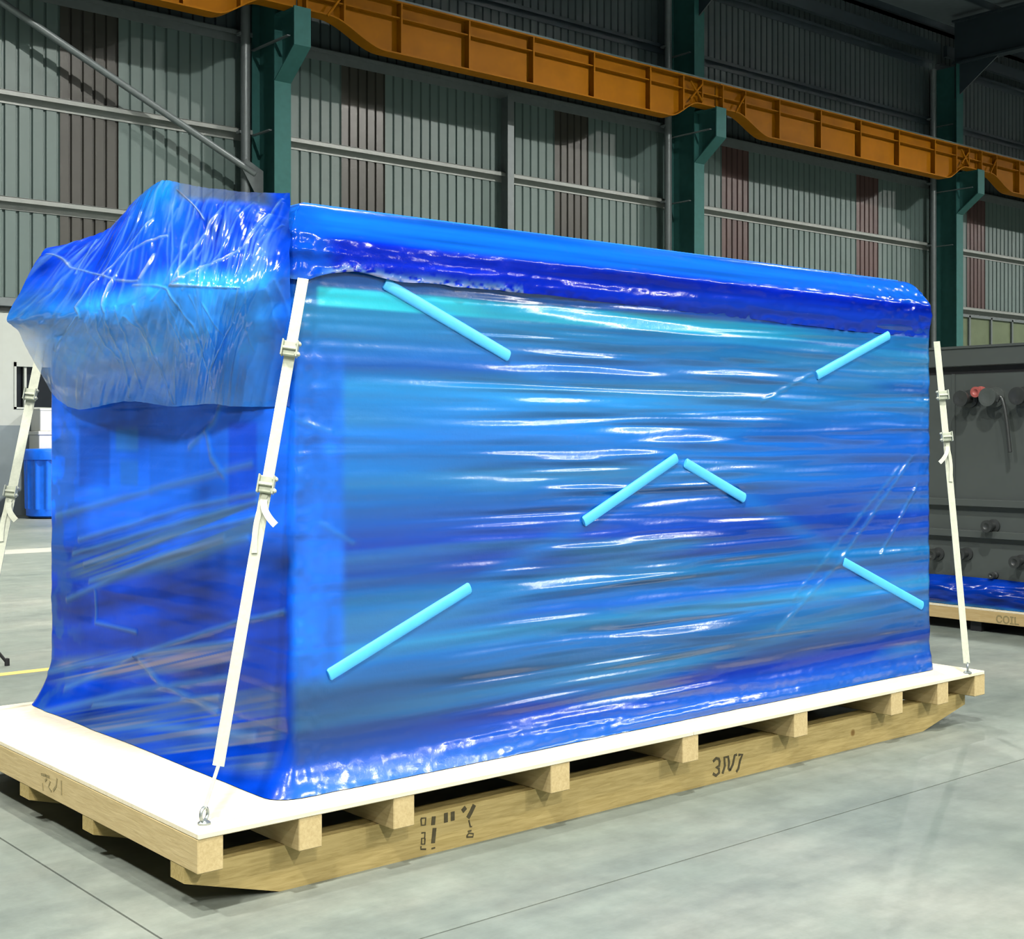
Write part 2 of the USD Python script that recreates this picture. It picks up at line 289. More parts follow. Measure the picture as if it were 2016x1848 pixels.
def pipe(xc, label, i):
    p = thing('downpipe', label, 'pipe')
    obj('tube', cat([lathe([(0, 0.02), (0.11, 0.02), (0.11, 15.0), (0, 15.0)], (xc - 0.32, 27.55, 0), 20)]), 'galvanised', p, smooth=40)
    for z in (8.6, 10.85, 13.2): obj('pipe_clip', box(xc - 0.46, xc - 0.18, 27.55, YW - 0.22, z - 0.03, z + 0.03), 'galvanised', p)
pipe(COLS[1], 'grey vertical pipe left of the first teal column', 1); pipe(COLS[2], 'grey vertical pipe beside the middle teal column', 2); pipe(COLS[3], 'thin-looking grey vertical pipe beside the third teal column', 3)
po = thing('wall_post', 'light grey vertical wall post halfway between the first two columns', 'post')
obj('post_face', box(23.30, 23.52, 27.55, 27.58, 4.5, 10.75), 'galvanised', po)
obj('post_web', box(23.40, 23.42, 27.58, 27.94, 4.5, 10.75), 'galvanised', po)
br = thing('wall_brace', 'long grey diagonal brace tube running down to the first column', 'brace')
bA, bB = np.array([15.55, 27.36, 7.64]), np.array([8.56, 27.36, 10.95])
obj('tube', bar(bA, bB, 0.075, 14), 'galvanised', br, smooth=40)
obj('gusset_plate', prism_xz([(15.35, 7.95), (15.78, 7.72), (15.78, 7.22), (15.55, 7.22), (15.2, 7.78)], 27.35, 27.37), 'galvanised', br)

# lamps with bell reflectors, hanging from the purlins
LG = 'high bay lamps under the roof'
def lamp(x, y, s, text, dep=0.28, shield=False):
    t = thing('high_bay_lamp', text, 'lamp', (x, y, LAMP_Z), LG)
    sc = lambda pr: [(a * s, b * s) for a, b in pr]
    obj('reflector', lathe(sc([(0.46, 0.06), (0.48, 0.06), (0.56, -dep), (0.545, -dep), (0.46, 0.05)])), 'lamp_metal', t)
    if shield:      # added shield, shaped to keep stray light off columns and floor
        a = np.radians(np.linspace(-176, 84, 48)); ring_ = np.c_[0.58 * np.cos(a), 0.58 * np.sin(a)]; m = len(a)
        v = np.vstack([np.c_[ring_, np.full(m, 0.0)], np.c_[ring_, np.full(m, -0.70)], np.c_[ring_ * 1.02, np.full(m, 0.0)], np.c_[ring_ * 1.02, np.full(m, -0.70)]])
        f = [q for i in range(m - 1) for q in ([i, i + 1, m + i + 1], [i, m + i + 1, m + i], [2 * m + i, 3 * m + i + 1, 2 * m + i + 1], [2 * m + i, 3 * m + i, 3 * m + i + 1])]
        obj('added_light_shield', (v, np.array(f)), 'lamp_metal', t)
    obj('housing', lathe(sc([(0, 0.05), (0.46, 0.05), (0.44, 0.12), (0.2, 0.20), (0.16, 0.40), (0, 0.42)])), 'lamp_metal', t, smooth=40)
    obj('hanger', box(-0.012, 0.012, -0.012, 0.012, 0.4 * s, 1.5), 'lamp_metal', t)
    return t
firsts = {}
for x, y in LAMPS:
    sort = 'wall' if y > 10 else 'big' if y < -3.5 or (x, y) == (27.1, -3.4) else 'small'
    text = {'wall': 'aluminium high bay lamp with an added light-blocking side shield hanging beyond the machine', 'big': 'wide aluminium high bay lamp hanging high behind the camera', 'small': 'plain aluminium high bay lamp near the pallet, the left ones added to brighten the short end'}[sort]
    if sort not in firsts: firsts[sort] = lamp(x, y, 1.2 if sort == 'big' else 1.0, text, {'wall': 0.17, 'big': 0.12, 'small': 0.28}[sort], sort == 'wall')
    else: copy_of(firsts[sort], (x, y, LAMP_Z))

# ------------------------------------------------------------------ the pallet
PX0, PX1, PY0, PY1, ZR, ZB, ZD = 2.10, 6.94, 4.066, 6.64, 0.160, 0.275, 0.295
pal = thing('pallet', 'big pale wooden skid pallet under the blue wrapped machine', 'pallet')
obj('deck_sheet', box(PX0, 4.52, PY0 - 0.004, PY1, ZB, ZD, 0.003), 'deck_ply', pal)
obj('deck_sheet', box(4.523, PX1, PY0 - 0.004, PY1, ZB, ZD, 0.003), 'deck_ply', pal)
for i, xb in enumerate((2.10, 2.487, 2.89, 3.668, 4.452, 5.24, 6.043, 6.475, 6.845)):
    b = obj('cross_beam', box(xb, xb + (0.095 if i < 3 else 0.105), PY0, PY1 - 0.01, ZR, ZB, 0.003), 'beam_wood', pal)
    if i == 0: first_beam = b
RY = 4.166
for y in (4.166, 4.905, 5.55, 6.40):
    w = 0.10
    poly = [(PX0 + 0.002, ZR), (PX0 + 0.002, 0.105), (PX0 + 0.37, 0.0), (PX1 - 0.45, 0.0), (PX1 - 0.03, 0.095), (PX1 - 0.03, ZR)]
    r = obj('runner', prism_xz(poly, y, y + w), 'runner_wood', pal)
    if y == RY: first_runner = r
def strokes(parent, name, plane, lines, width, material):
    ms = []
    for ln in lines:
        p = [at_y(u, v, plane[1]) if plane[0] == 'y' else at_x(u, v, plane[1]) for u, v in ln]
        n = np.array([0, -1.0, 0]) if plane[0] == 'y' else np.array([-1.0, 0, 0])
        ms.append(sweep(np.array(p) + n * 0.0008, width, 0.0014, n))
    return [obj(name, m_, material, parent) for m_ in ms] if name == 'stamp_mark' else obj(name, cat(ms), material, parent)
def zz(x0, y0, s, pts): return [(x0 + a / s, y0 + b / s) for a, b in pts]
k = 7.754
strokes(first_runner, 'stencil_lettering', ('y', RY), [
    zz(1300, 1440, k, [(805, 455), (850, 405), (893, 415), (905, 455), (898, 520), (852, 545), (893, 562), (897, 625), (850, 668), (802, 640)]),
    zz(1300, 1440, k, [(948, 638), (985, 520), (975, 392), (1035, 382), (1048, 470), (1040, 560), (1062, 592)]), zz(1300, 1440, k, [(1062, 592), (1105, 500), (1135, 358), (1168, 352)]),
    zz(1300, 1440, k, [(1192, 355), (1252, 348), (1215, 440), (1190, 560), (1160, 612)])], 0.013, 'ink')
k = 10.08
strokes(first_runner, 'stamp_mark', ('y', RY), [
    zz(780, 1560, k, [(490, 510), (585, 500), (575, 640), (500, 645), (490, 515)]), zz(780, 1560, k, [(500, 800), (570, 790), (565, 900), (505, 905), (500, 1020), (565, 1020), (570, 910)]), zz(780, 1560, k, [(490, 1060), (490, 1120), (590, 1120)]),
    zz(780, 1560, k, [(700, 1110), (770, 1090)]), zz(780, 1560, k, [(1440, 545), (1470, 680), (1500, 670)]), zz(780, 1560, k, [(1395, 870), (1440, 800), (1530, 815), (1520, 875), (1395, 880)]), zz(780, 1560, k, [(1420, 770), (1490, 750)])], 0.006, 'ink')
strokes(first_runner, 'stamp_mark', ('y', RY), [
    zz(780, 1560, k, [(745, 470), (730, 640)]), zz(780, 1560, k, [(760, 700), (730, 1000)]), zz(780, 1560, k, [(985, 400), (985, 590)]), zz(780, 1560, k, [(1120, 375), (1120, 555)]),
    zz(780, 1560, k, [(1310, 370), (1380, 290)]), zz(780, 1560, k, [(1420, 500), (1480, 390), (1550, 240)])], 0.018, 'ink')
k = 7.754
strokes(first_beam, 'stencil_lettering', ('x', PX0), [
    zz(0, 1480, k, [(630, 335), (700, 350), (715, 410), (690, 440)]), zz(0, 1480, k, [(655, 470), (665, 585)]), zz(0, 1480, k, [(770, 440), (745, 530), (790, 600)]), zz(0, 1480, k, [(700, 350), (760, 380)]),
    zz(0, 1480, k, [(875, 400), (860, 520), (815, 590)]), zz(0, 1480, k, [(940, 430), (945, 655)])], 0.010, 'ink_faded')

# ------------------------------------------------------------------ the wrapped machine
N = meshkit.noise
FILM = 0.46
def fbm(p, o=3, seed=0): return meshkit.fbm(p, o, seed)
def smooth(a, b, x): t = np.clip((x - a) / (b - a + 1e-12), 0, 1); return t * t * (3 - 2 * t)
def lerp(a, b, t): return a + (b - a) * np.asarray(t)[..., None]
def C(*rgb): c = np.array(rgb, float) / 255; return np.where(c < 0.04045, c / 12.92, ((c + 0.055) / 1.055) ** 2.4)
def film_mesh(name, parent, pts, tint, solid, material, flip=False, label=None, slack=None, gloss=None):
    h, w = pts.shape[:2]; i, j = np.meshgrid(np.arange(h - 1), np.arange(w - 1), indexing='ij'); a = i * w + j
    q = np.stack([a, a + 1, a + w + 1, a + w], -1).reshape(-1, 4)
    if flip: q = q[:, ::-1]
    p = obj(name, (pts.reshape(-1, 3), q), material, parent, smooth=True, label=label)
    pv = UsdGeom.PrimvarsAPI(p)
    pv.CreatePrimvar('tint', Sdf.ValueTypeNames.Color3fArray, 'vertex').Set(Vt.Vec3fArray.FromNumpy(np.clip(tint * FILM * np.stack([0.45 + 0.55 * smooth(0.22, 0.55, tint[..., 0] / (tint[..., 2] + 1e-6)), 0.95 + 0 * tint[..., 0], 1.05 + 0 * tint[..., 0]], -1), 0, 1).reshape(-1, 3).astype(np.float32)))
    pv.CreatePrimvar('solid', Sdf.ValueTypeNames.FloatArray, 'vertex').Set(Vt.FloatArray.FromNumpy(np.clip(solid, 0, 1).ravel().astype(np.float32)))
    pv.CreatePrimvar('slack', Sdf.ValueTypeNames.FloatArray, 'vertex').Set(Vt.FloatArray.FromNumpy((np.ones(pts.shape[:2]) if slack is None else slack).ravel().astype(np.float32)))
    pv.CreatePrimvar('gloss', Sdf.ValueTypeNames.FloatArray, 'vertex').Set(Vt.FloatArray.FromNumpy((np.ones(pts.shape[:2]) if gloss is None else gloss).ravel().astype(np.float32)))
    return p
X0, X1, Y0, Y1, ZT = 2.585, 6.755, 4.28, 6.56, 2.49
wm = thing('wrapped_machine', 'large machine wrapped in glossy blue stretch film on the wooden pallet', 'wrapped machine')
obj('machine_body', box(X0 + 0.10, X1 - 0.06, Y0 + 0.05, Y1 - 0.05, ZD, 2.38), 'drum_plastic', wm)

def fold(y, z, line, width):                              # closeness of each point of the end face to a fold line given in (y, z)
    best = np.full(y.shape, 9.0)
    for (a0, b0), (a1, b1) in zip(line[:-1], line[1:]):
        dx, dz = a1 - a0, b1 - b0; t = np.clip(((y - a0) * dx + (z - b0) * dz) / (dx * dx + dz * dz), 0, 1)
        best = np.minimum(best, np.hypot(y - a0 - t * dx, z - b0 - t * dz))
    return np.exp(-(best / width) ** 2)
def front_tint(x, z):
    s = (x - X0) / (X1 - X0)
    zz_ = z + 0.03 * (fbm(np.stack([x * 0.9, z * 2, x * 0], -1), 3, 5) - 0.5)
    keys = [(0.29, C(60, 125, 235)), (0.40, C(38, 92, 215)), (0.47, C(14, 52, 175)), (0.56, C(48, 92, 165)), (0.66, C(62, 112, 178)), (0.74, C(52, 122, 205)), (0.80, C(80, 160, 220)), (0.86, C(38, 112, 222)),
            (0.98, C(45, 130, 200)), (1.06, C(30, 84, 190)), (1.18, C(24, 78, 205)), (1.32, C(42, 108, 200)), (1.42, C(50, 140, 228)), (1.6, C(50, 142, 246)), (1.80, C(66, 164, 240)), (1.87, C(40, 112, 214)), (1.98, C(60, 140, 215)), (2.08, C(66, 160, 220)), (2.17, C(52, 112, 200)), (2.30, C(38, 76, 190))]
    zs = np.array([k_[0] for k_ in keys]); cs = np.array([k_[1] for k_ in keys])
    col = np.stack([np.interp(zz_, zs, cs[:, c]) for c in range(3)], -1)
    # streaks left by single wraps of the film
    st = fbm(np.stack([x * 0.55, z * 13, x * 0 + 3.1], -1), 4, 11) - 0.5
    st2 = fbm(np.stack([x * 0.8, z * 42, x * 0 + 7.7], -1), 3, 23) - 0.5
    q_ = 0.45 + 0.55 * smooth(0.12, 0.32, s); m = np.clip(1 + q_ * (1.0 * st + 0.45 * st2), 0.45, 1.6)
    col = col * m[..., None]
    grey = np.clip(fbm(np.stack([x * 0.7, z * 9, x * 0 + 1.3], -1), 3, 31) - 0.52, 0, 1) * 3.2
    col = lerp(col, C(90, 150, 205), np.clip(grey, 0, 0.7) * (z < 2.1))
    # the brighter padded post along the near edge, and a deeper patch towards the right
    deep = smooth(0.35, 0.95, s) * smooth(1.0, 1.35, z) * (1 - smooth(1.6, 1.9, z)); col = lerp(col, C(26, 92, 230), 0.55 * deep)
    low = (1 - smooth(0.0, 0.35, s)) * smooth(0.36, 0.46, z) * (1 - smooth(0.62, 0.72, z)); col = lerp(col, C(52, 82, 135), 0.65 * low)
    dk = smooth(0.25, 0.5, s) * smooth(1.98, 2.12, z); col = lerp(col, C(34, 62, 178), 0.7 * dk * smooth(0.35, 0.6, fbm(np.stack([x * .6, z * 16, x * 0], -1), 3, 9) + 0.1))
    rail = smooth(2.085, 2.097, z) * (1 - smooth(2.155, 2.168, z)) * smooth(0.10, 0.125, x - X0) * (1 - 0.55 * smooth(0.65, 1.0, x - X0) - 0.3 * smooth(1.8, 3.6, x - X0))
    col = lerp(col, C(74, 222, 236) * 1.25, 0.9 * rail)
    post = (1 - smooth(0.20, 0.25, x - X0)) * smooth(0.68, 0.74, z) * (1 - smooth(1.75, 2.02, z))       # padded post just inside the near edge
    pc = 1.15 * C(26, 122, 255) * np.clip(1 + 0.9 * (fbm(np.stack([x * 12, z * 7, x * 0], -1), 3, 73) - 0.5), 0.6, 1.5)[..., None]
    col = lerp(col, pc, 0.85 * post)
    for (u0, v0), (u1, v1) in [((762, 558), (1818, 1192)), ((652, 1328), (1752, 660))]:      # the diagonal tubes touch the film from inside
        a, b = at_y(u0, v0, Y0)[[0, 2]], at_y(u1, v1, Y0)[[0, 2]]
        col = lerp(col, C(50, 150, 245), 0.35 * fold(x, z, [tuple(a), tuple(b)], 0.045))
    return col

def end_tint(y, z):
    col = lerp(C(34, 100, 225) + 0 * z[..., None], C(2, 46, 146), 1 - smooth(0.95, 1.4, z)) * 2.4  # short end tinted brighter overall, standing in for light it lacks
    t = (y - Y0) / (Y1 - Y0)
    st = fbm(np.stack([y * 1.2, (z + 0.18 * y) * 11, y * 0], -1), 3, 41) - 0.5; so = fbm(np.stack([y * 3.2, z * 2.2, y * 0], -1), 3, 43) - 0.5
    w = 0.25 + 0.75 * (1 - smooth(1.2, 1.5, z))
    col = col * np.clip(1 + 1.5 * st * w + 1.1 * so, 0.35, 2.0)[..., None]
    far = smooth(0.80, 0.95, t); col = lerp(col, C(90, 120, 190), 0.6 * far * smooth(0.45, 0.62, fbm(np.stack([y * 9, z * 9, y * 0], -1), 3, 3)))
    return col

# wrap: one closed skirt of film round the four sides, rows from the deck upwards
def perimeter():
    c = 0.035; arcs = []
    def line(a, b, n): return [tuple(np.array(a) + (np.array(b) - np.array(a)) * q) for q in np.linspace(0, 1, n, endpoint=False)]
    def arc(cx_, cy_, a0, n=6): return [(cx_ + c * math.cos(a0 + q), cy_ + c * math.sin(a0 + q)) for q in np.linspace(0, math.pi / 2, n, endpoint=False)]
    p = line((X0, Y1 - c), (X0, Y0 + c), 380) + arc(X0 + c, Y0 + c, math.pi) + line((X0 + c, Y0), (X1 - c, Y0), 420) + arc(X1 - c, Y0 + c, 1.5 * math.pi) + line((X1, Y0 + c), (X1, Y1 - c), 50) + arc(X1 - c, Y1 - c, 0) + line((X1 - c, Y1), (X0 + c, Y1), 70) + arc(X0 + c, Y1 - c, math.pi / 2)
    return np.array(p + [p[0]])
P2 = perimeter()
tang = np.gradient(P2, axis=0); tang[0] = tang[-1] = (tang[0] + tang[-1]) / 2; tang /= np.linalg.norm(tang, axis=1, keepdims=True)
nrm = np.c_[tang[:, 1], -tang[:, 0]]                     # outward
zrow = np.r_[np.linspace(ZD + 0.003, 0.60, 70), np.linspace(0.605, 2.30, 300)]
PX, ZZ = np.meshgrid(P2[:, 0], zrow); PYY = np.meshgrid(P2[:, 1], zrow)[0]
NX, NY = np.meshgrid(nrm[:, 0], zrow)[0], np.meshgrid(nrm[:, 1], zrow)[0]
front = np.clip(-NY, 0, 1) ** 2; left = np.clip(-NX, 0, 1) ** 2
def yz(pts, x=X0): return [tuple(at_x(u, v, x)[1:]) for u, v in pts]
wr = fbm(np.stack([PX * 0.8, PYY * 0.8, ZZ * 11 + 0.6 * N(np.stack([PX * 0.7, PYY * .7, ZZ], -1), 2)], -1), 3, 7) - 0.5
wr2 = N(np.stack([PX * 1.7, PYY * 1.7, ZZ * 33], -1), 17) - 0.5
crink = fbm(np.stack([PX * 16, PYY * 16, ZZ * 16], -1), 2, 13) - 0.5
fcr = np.zeros_like(PX)
nearedge = np.exp(-((PX - X0) / 0.14) ** 2) + 0.45 * np.exp(-((X1 - PX) / 0.20) ** 2)
disp = front * ((0.006 + 0.014 * smooth(X0 + 0.4, X0 + 1.3, PX)) * wr + 0.003 * wr2 + 0.014 * crink * (np.clip(nearedge, 0, 1) + 0.6 * (1 - smooth(0.36, 0.46, ZZ)) + 0.08))
base = 1 - np.clip((ZZ - ZD) / 0.22, 0, 1)
for line, w_, h_ in [([(1795, 900), (1650, 1110), (1530, 1240)], 0.014, 0.007), ([(1805, 955), (1735, 1090)], 0.012, 0.008), ([(1770, 920), (1560, 1180)], 0.012, 0.004), ([(1600, 735), (1500, 790)], 0.012, 0.006), ([(625, 460), (680, 530)], 0.010, 0.004), ([(632, 1030), (695, 1068)], 0.010, 0.005), ([(580, 825), (650, 850)], 0.010, 0.005)]:
    fcrease = front * fold(PX, ZZ, [tuple(at_y(u, v, Y0)[[0, 2]]) for u, v in line], w_); disp += 0.5 * h_ * fcrease; fcr = np.maximum(fcr, fcrease)
disp += (0.062 - 0.04 * smooth(X0, X1, PX)) * base ** 2.2 + left * 0.035 * base
creases = np.zeros_like(PX)
for line, w_, h_ in [([(130, 1180), (300, 1095), (480, 1060)], 0.012, 0.010), ([(110, 1015), (300, 960), (490, 912)], 0.012, 0.008), ([(140, 1090), (300, 1040), (500, 988)], 0.010, 0.012), ([(160, 1112), (330, 1055), (500, 1018)], 0.010, 0.012),
                     ([(170, 1145), (300, 1100), (430, 1060)], 0.010, 0.012), ([(150, 1062), (350, 1000), (500, 970)], 0.010, 0.010), ([(255, 1292), (100, 1322)], 0.012, 0.012), ([(255, 1292), (140, 1352)], 0.012, 0.010), ([(255, 1290), (470, 1262)], 0.010, 0.014),
                     ([(255, 1290), (460, 1225), (560, 1205)], 0.010, 0.012), ([(258, 1295), (300, 1345), (420, 1400)], 0.012, 0.010), ([(180, 1165), (180, 1226), (255, 1245)], 0.008, 0.010), ([(110, 1400), (250, 1362), (440, 1335)], 0.012, 0.010), ([(120, 1440), (300, 1425), (500, 1450)], 0.014, 0.010), ([(200, 1385), (420, 1372)], 0.01, 0.008),
                     ([(360, 880), (410, 830), (440, 760)], 0.012, 0.008), ([(395, 850), (405, 900), (430, 935)], 0.012, 0.010)]:
    ff = fold(PYY, ZZ, yz(line), w_ * 1.3); disp += left * 0.5 * h_ * ff; creases = np.maximum(creases, ff)
disp += left * (0.016 * (0.25 + 0.75 * (1 - smooth(1.2, 1.5, ZZ))) * (fbm(np.stack([PX, PYY * 1.3, (ZZ + 0.2 * PYY) * 8], -1), 3, 19) - 0.5) - 0.035 * np.sin(np.pi * np.clip((PYY - Y0) / (Y1 - Y0), 0, 1)) * smooth(ZD, 0.6, ZZ))
pts = np.stack([PX + NX * disp, PYY + NY * disp, ZZ], -1)
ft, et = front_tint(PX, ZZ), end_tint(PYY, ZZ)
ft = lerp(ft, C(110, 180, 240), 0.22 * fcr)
def band(y, z, top, bot):                                # 1 between two lines given in (y, z)
    a = np.array(sorted(top)); b = np.array(sorted(bot))
    zt_, zb_ = np.interp(y, a[:, 0], a[:, 1]), np.interp(y, b[:, 0], b[:, 1])
    ends = smooth(a[0, 0] - .05, a[0, 0] + .12, y) * (1 - smooth(a[-1, 0] - .2, a[-1, 0] + .05, y))
    return smooth(zb_ - 0.02, zb_ + 0.05, z) * (1 - smooth(zt_ - 0.06, zt_ + 0.02, z)) * ends
stripe = np.clip(0.62 + 3.2 * (fbm(np.stack([PYY * 0.6, (ZZ + 0.23 * PYY) * 52, PX * 0], -1), 2, 77) - 0.5), 0, 1)
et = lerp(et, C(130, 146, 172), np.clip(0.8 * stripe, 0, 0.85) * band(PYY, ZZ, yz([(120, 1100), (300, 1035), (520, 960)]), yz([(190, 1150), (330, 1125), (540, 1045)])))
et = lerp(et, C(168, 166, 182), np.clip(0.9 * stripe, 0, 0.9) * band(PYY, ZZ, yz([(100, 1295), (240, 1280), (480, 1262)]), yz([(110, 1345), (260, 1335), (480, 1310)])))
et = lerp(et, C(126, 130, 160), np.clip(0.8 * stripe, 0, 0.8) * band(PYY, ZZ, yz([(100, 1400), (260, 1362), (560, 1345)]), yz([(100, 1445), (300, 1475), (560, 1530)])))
def glimpse(u0, v0, u1, v1, soft=0.02):                     # a fitting pressing against the film from inside, given by its corners
    (ya, za), (yb, zb) = yz([(u0, v0)])[0], yz([(u1, v1)])[0]
    return smooth(min(ya, yb) - soft, min(ya, yb) + soft, PYY) * (1 - smooth(max(ya, yb) - soft, max(ya, yb) + soft, PYY)) * smooth(min(za, zb) - soft, min(za, zb) + soft, ZZ) * (1 - smooth(max(za, zb) - soft, max(za, zb) + soft, ZZ))
for box_, c_, f_ in [((216, 842, 258, 888), C(78, 140, 215), 0.6), ((224, 905, 258, 958), C(74, 128, 200), 0.5), ((150, 840, 205, 960), C(20, 66, 170), 0.5), ((280, 860, 380, 985), C(36, 104, 215), 0.4), ((440, 830, 500, 1000), C(8, 60, 225), 0.6), ((190, 1165, 480, 1235), C(8, 34, 130), 0.6), ((110, 1165, 172, 1230), C(14, 50, 150), 0.6)]:
    et = lerp(et, c_ * 1.5, f_ * glimpse(*box_))
et = lerp(et, C(150, 172, 215), 0.45 * creases)
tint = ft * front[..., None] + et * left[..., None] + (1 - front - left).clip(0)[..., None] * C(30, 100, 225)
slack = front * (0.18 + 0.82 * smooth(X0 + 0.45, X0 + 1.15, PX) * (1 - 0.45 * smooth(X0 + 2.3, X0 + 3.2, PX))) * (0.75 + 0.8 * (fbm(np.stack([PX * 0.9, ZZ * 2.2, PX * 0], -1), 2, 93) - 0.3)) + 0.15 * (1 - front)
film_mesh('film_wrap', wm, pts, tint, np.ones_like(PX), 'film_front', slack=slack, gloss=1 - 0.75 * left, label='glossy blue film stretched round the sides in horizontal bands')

# parts that press through the film on the long side
for (u0, v0), (u1, v1) in [((762, 558), (1003, 700)), ((652, 1328), (926, 1158)), ((1152, 1026), (1332, 902)), ((1352, 912), (1466, 980)), ((1612, 738), (1752, 660)), ((1664, 1106), (1818, 1192))]:
    a, b = at_y(u0, v0, Y0 - 0.01), at_y(u1, v1, Y0 - 0.01); a[1] = b[1] = Y0 - (0.006 if 1100 < u0 < 1400 else 0.001)
    obj('brace_tube', bar(a, b, 0.025, 16, 0.36), 'brace_foam', wm, smooth=50, label='light blue diagonal brace tube under the film')

# hood: the film cap drawn over the top, with an irregular lower hem
prof = [(0.012, None), (0.016, 2.24), (0.016, 2.29), (0.012, 2.335), (0.002, 2.36), (-0.025, 2.40), (-0.055, 2.44), (-0.085, 2.47), (-0.12, 2.485), (-0.17, 2.49)]
M = len(P2); arc_s = np.r_[0, np.cumsum(np.linalg.norm(np.diff(P2, axis=0), axis=1))]
dist_x = np.where(-nrm[:, 1] > 0.7, P2[:, 0] - X0, 9)
hem = 2.205 + 0.012 * (fbm(np.stack([P2[:, 0] * 9, P2[:, 1] * 9, 0 * arc_s], -1), 3, 3) - 0.5)
hem = np.where(-nrm[:, 1] > 0.5, hem + 0.02 * np.exp(-((P2[:, 0] - 2.85) / 0.12) ** 2) - 0.03 * np.exp(-((P2[:, 0] - 2.62) / 0.07) ** 2) - 0.04 * smooth(3.5, 6.5, P2[:, 0]), hem)
hemt = smooth(3.3, 4.6, P2[:, 0]); offs = np.array([p[0] for p in prof]); zz0 = np.array([p[1] or 0 for p in prof])
tt = np.linspace(0, len(prof) - 1, 70)
H_off, H_z = [], []
for c in range(M):
    zc = zz0.copy(); zc[0] = hem[c]; oc = offs.copy(); oc[0] -= 0.020 * hemt[c]; oc[1:3] -= 0.006 * hemt[c]; H_off.append(PchipInterpolator(range(len(prof)), oc)(tt)); H_z.append(PchipInterpolator(range(len(prof)), zc)(tt))
H_off, H_z = np.array(H_off).T, np.array(H_z).T
HX = P2[:, 0][None] + 0 * H_z; HY = P2[:, 1][None] + 0 * H_z
hw = 0.018 * (fbm(np.stack([HX * 1.5, HY * 1.5, H_z * 14], -1), 3, 51) - 0.5) + 0.016 * (fbm(np.stack([HX * 17, HY * 17, H_z * 24], -1), 2, 53) - 0.5) * (0.3 + np.exp(-((HX - X0) / 0.25) ** 2) + np.exp(-((X1 - HX) / 0.5) ** 2))
hw += 0.012 * np.exp(-((H_z - hem[None]) / 0.02) ** 2) * (fbm(np.stack([HX * 25, HY * 25, H_z * 25], -1), 2, 57))
ins = np.clip(-H_off, 0, None)
hpts = np.stack([np.clip(HX + nrm[:, 0][None] * H_off, np.where(ins > 0, X0 + ins, -9), np.where(ins > 0, X1 - ins, 99)) + nrm[:, 0][None] * hw, np.clip(HY + nrm[:, 1][None] * H_off, np.where(ins > 0, Y0 + ins, -9), np.where(ins > 0, Y1 - ins, 99)) + nrm[:, 1][None] * hw, H_z], -1)
ht = lerp(C(6, 42, 205) + 0 * H_z[..., None], C(30, 120, 252), smooth(2.33, 2.38, H_z + 0.02 * (fbm(np.stack([HX * 2, HY * 2, H_z * 9], -1), 3, 61) - 0.5)))  # lighter rim: doubled film, plus light on the rounded edge put into tint
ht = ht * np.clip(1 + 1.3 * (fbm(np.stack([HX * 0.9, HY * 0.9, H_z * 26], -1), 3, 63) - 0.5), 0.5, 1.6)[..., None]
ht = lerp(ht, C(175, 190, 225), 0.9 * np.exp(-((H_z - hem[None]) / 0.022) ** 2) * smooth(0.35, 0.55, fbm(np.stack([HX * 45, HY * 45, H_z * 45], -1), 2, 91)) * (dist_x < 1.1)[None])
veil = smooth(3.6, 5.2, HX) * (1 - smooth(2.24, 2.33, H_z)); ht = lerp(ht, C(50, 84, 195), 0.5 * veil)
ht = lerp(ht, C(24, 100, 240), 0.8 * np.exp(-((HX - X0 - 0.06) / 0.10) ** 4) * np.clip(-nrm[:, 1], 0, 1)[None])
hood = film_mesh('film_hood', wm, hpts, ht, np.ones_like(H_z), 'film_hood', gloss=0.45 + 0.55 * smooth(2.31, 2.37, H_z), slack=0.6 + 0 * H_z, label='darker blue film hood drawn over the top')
top = sg.box(X0 + 0.15, Y0 + 0.15, X1 - 0.15, Y1 - 0.15)
tp = box(X0 + 0.13, X1 - 0.13, Y0 + 0.13, Y1 - 0.13, 2.47, 2.492, 0.004)
obj('top_cover', tp, 'drum_plastic', wm)
# end cover: the bulging film over the fittings on the short side (rows from crest to underside, columns from the near corner outward)
ctl = [([(571, 380), (480, 377), (392, 367), (318, 356), (268, 392), (205, 455), (92, 488)], [2.60, 2.64, 2.68, 2.66, 2.60, 2.52, 2.42]),
       ([(571, 425), (478, 408), (395, 402), (315, 400), (258, 428), (192, 478), (78, 505)], [2.575, 2.58, 2.60, 2.55, 2.50, 2.46, 2.38]),
       ([(571, 480), (475, 480), (398, 480), (320, 480), (235, 520), (165, 545), (45, 560)], [2.565, 2.50, 2.47, 2.42, 2.38, 2.35, 2.33]),
       ([(571, 548), (468, 564), (402, 564), (332, 566), (225, 602), (150, 614), (12, 626)], [2.56, 2.41, 2.34, 2.29, 2.26, 2.25, 2.29]),
       ([(571, 620), (466, 625), (408, 650), (335, 650), (235, 660), (145, 665), (36, 655)], [2.56, 2.45, 2.37, 2.34, 2.32, 2.31, 2.33]),
       ([(571, 700), (462, 690), (410, 712), (340, 722), (245, 720), (145, 722), (66, 708)], [2.57, 2.52, 2.47, 2.44, 2.42, 2.41, 2.42]),
       ([(571, 800), (462, 800), (412, 795), (345, 800), (250, 790), (160, 806), (99, 770)], [2.585, 2.59, 2.60, 2.60, 2.59, 2.58, 2.56])]
K = np.array([[at_x(u, v, xx) for (u, v), xx in zip(row, xs)] for row, xs in ctl])
nr, nc = 260, 340
g1 = PchipInterpolator(np.arange(7), K, axis=0)(np.linspace(0, 6, nr)); S = PchipInterpolator(np.arange(7), g1, axis=1)(np.linspace(0, 6, nc))
ry, cy = np.meshgrid(np.linspace(0, 6, nr), np.linspace(0, 6, nc), indexing='ij')
ey, ez = S[..., 1], S[..., 2]
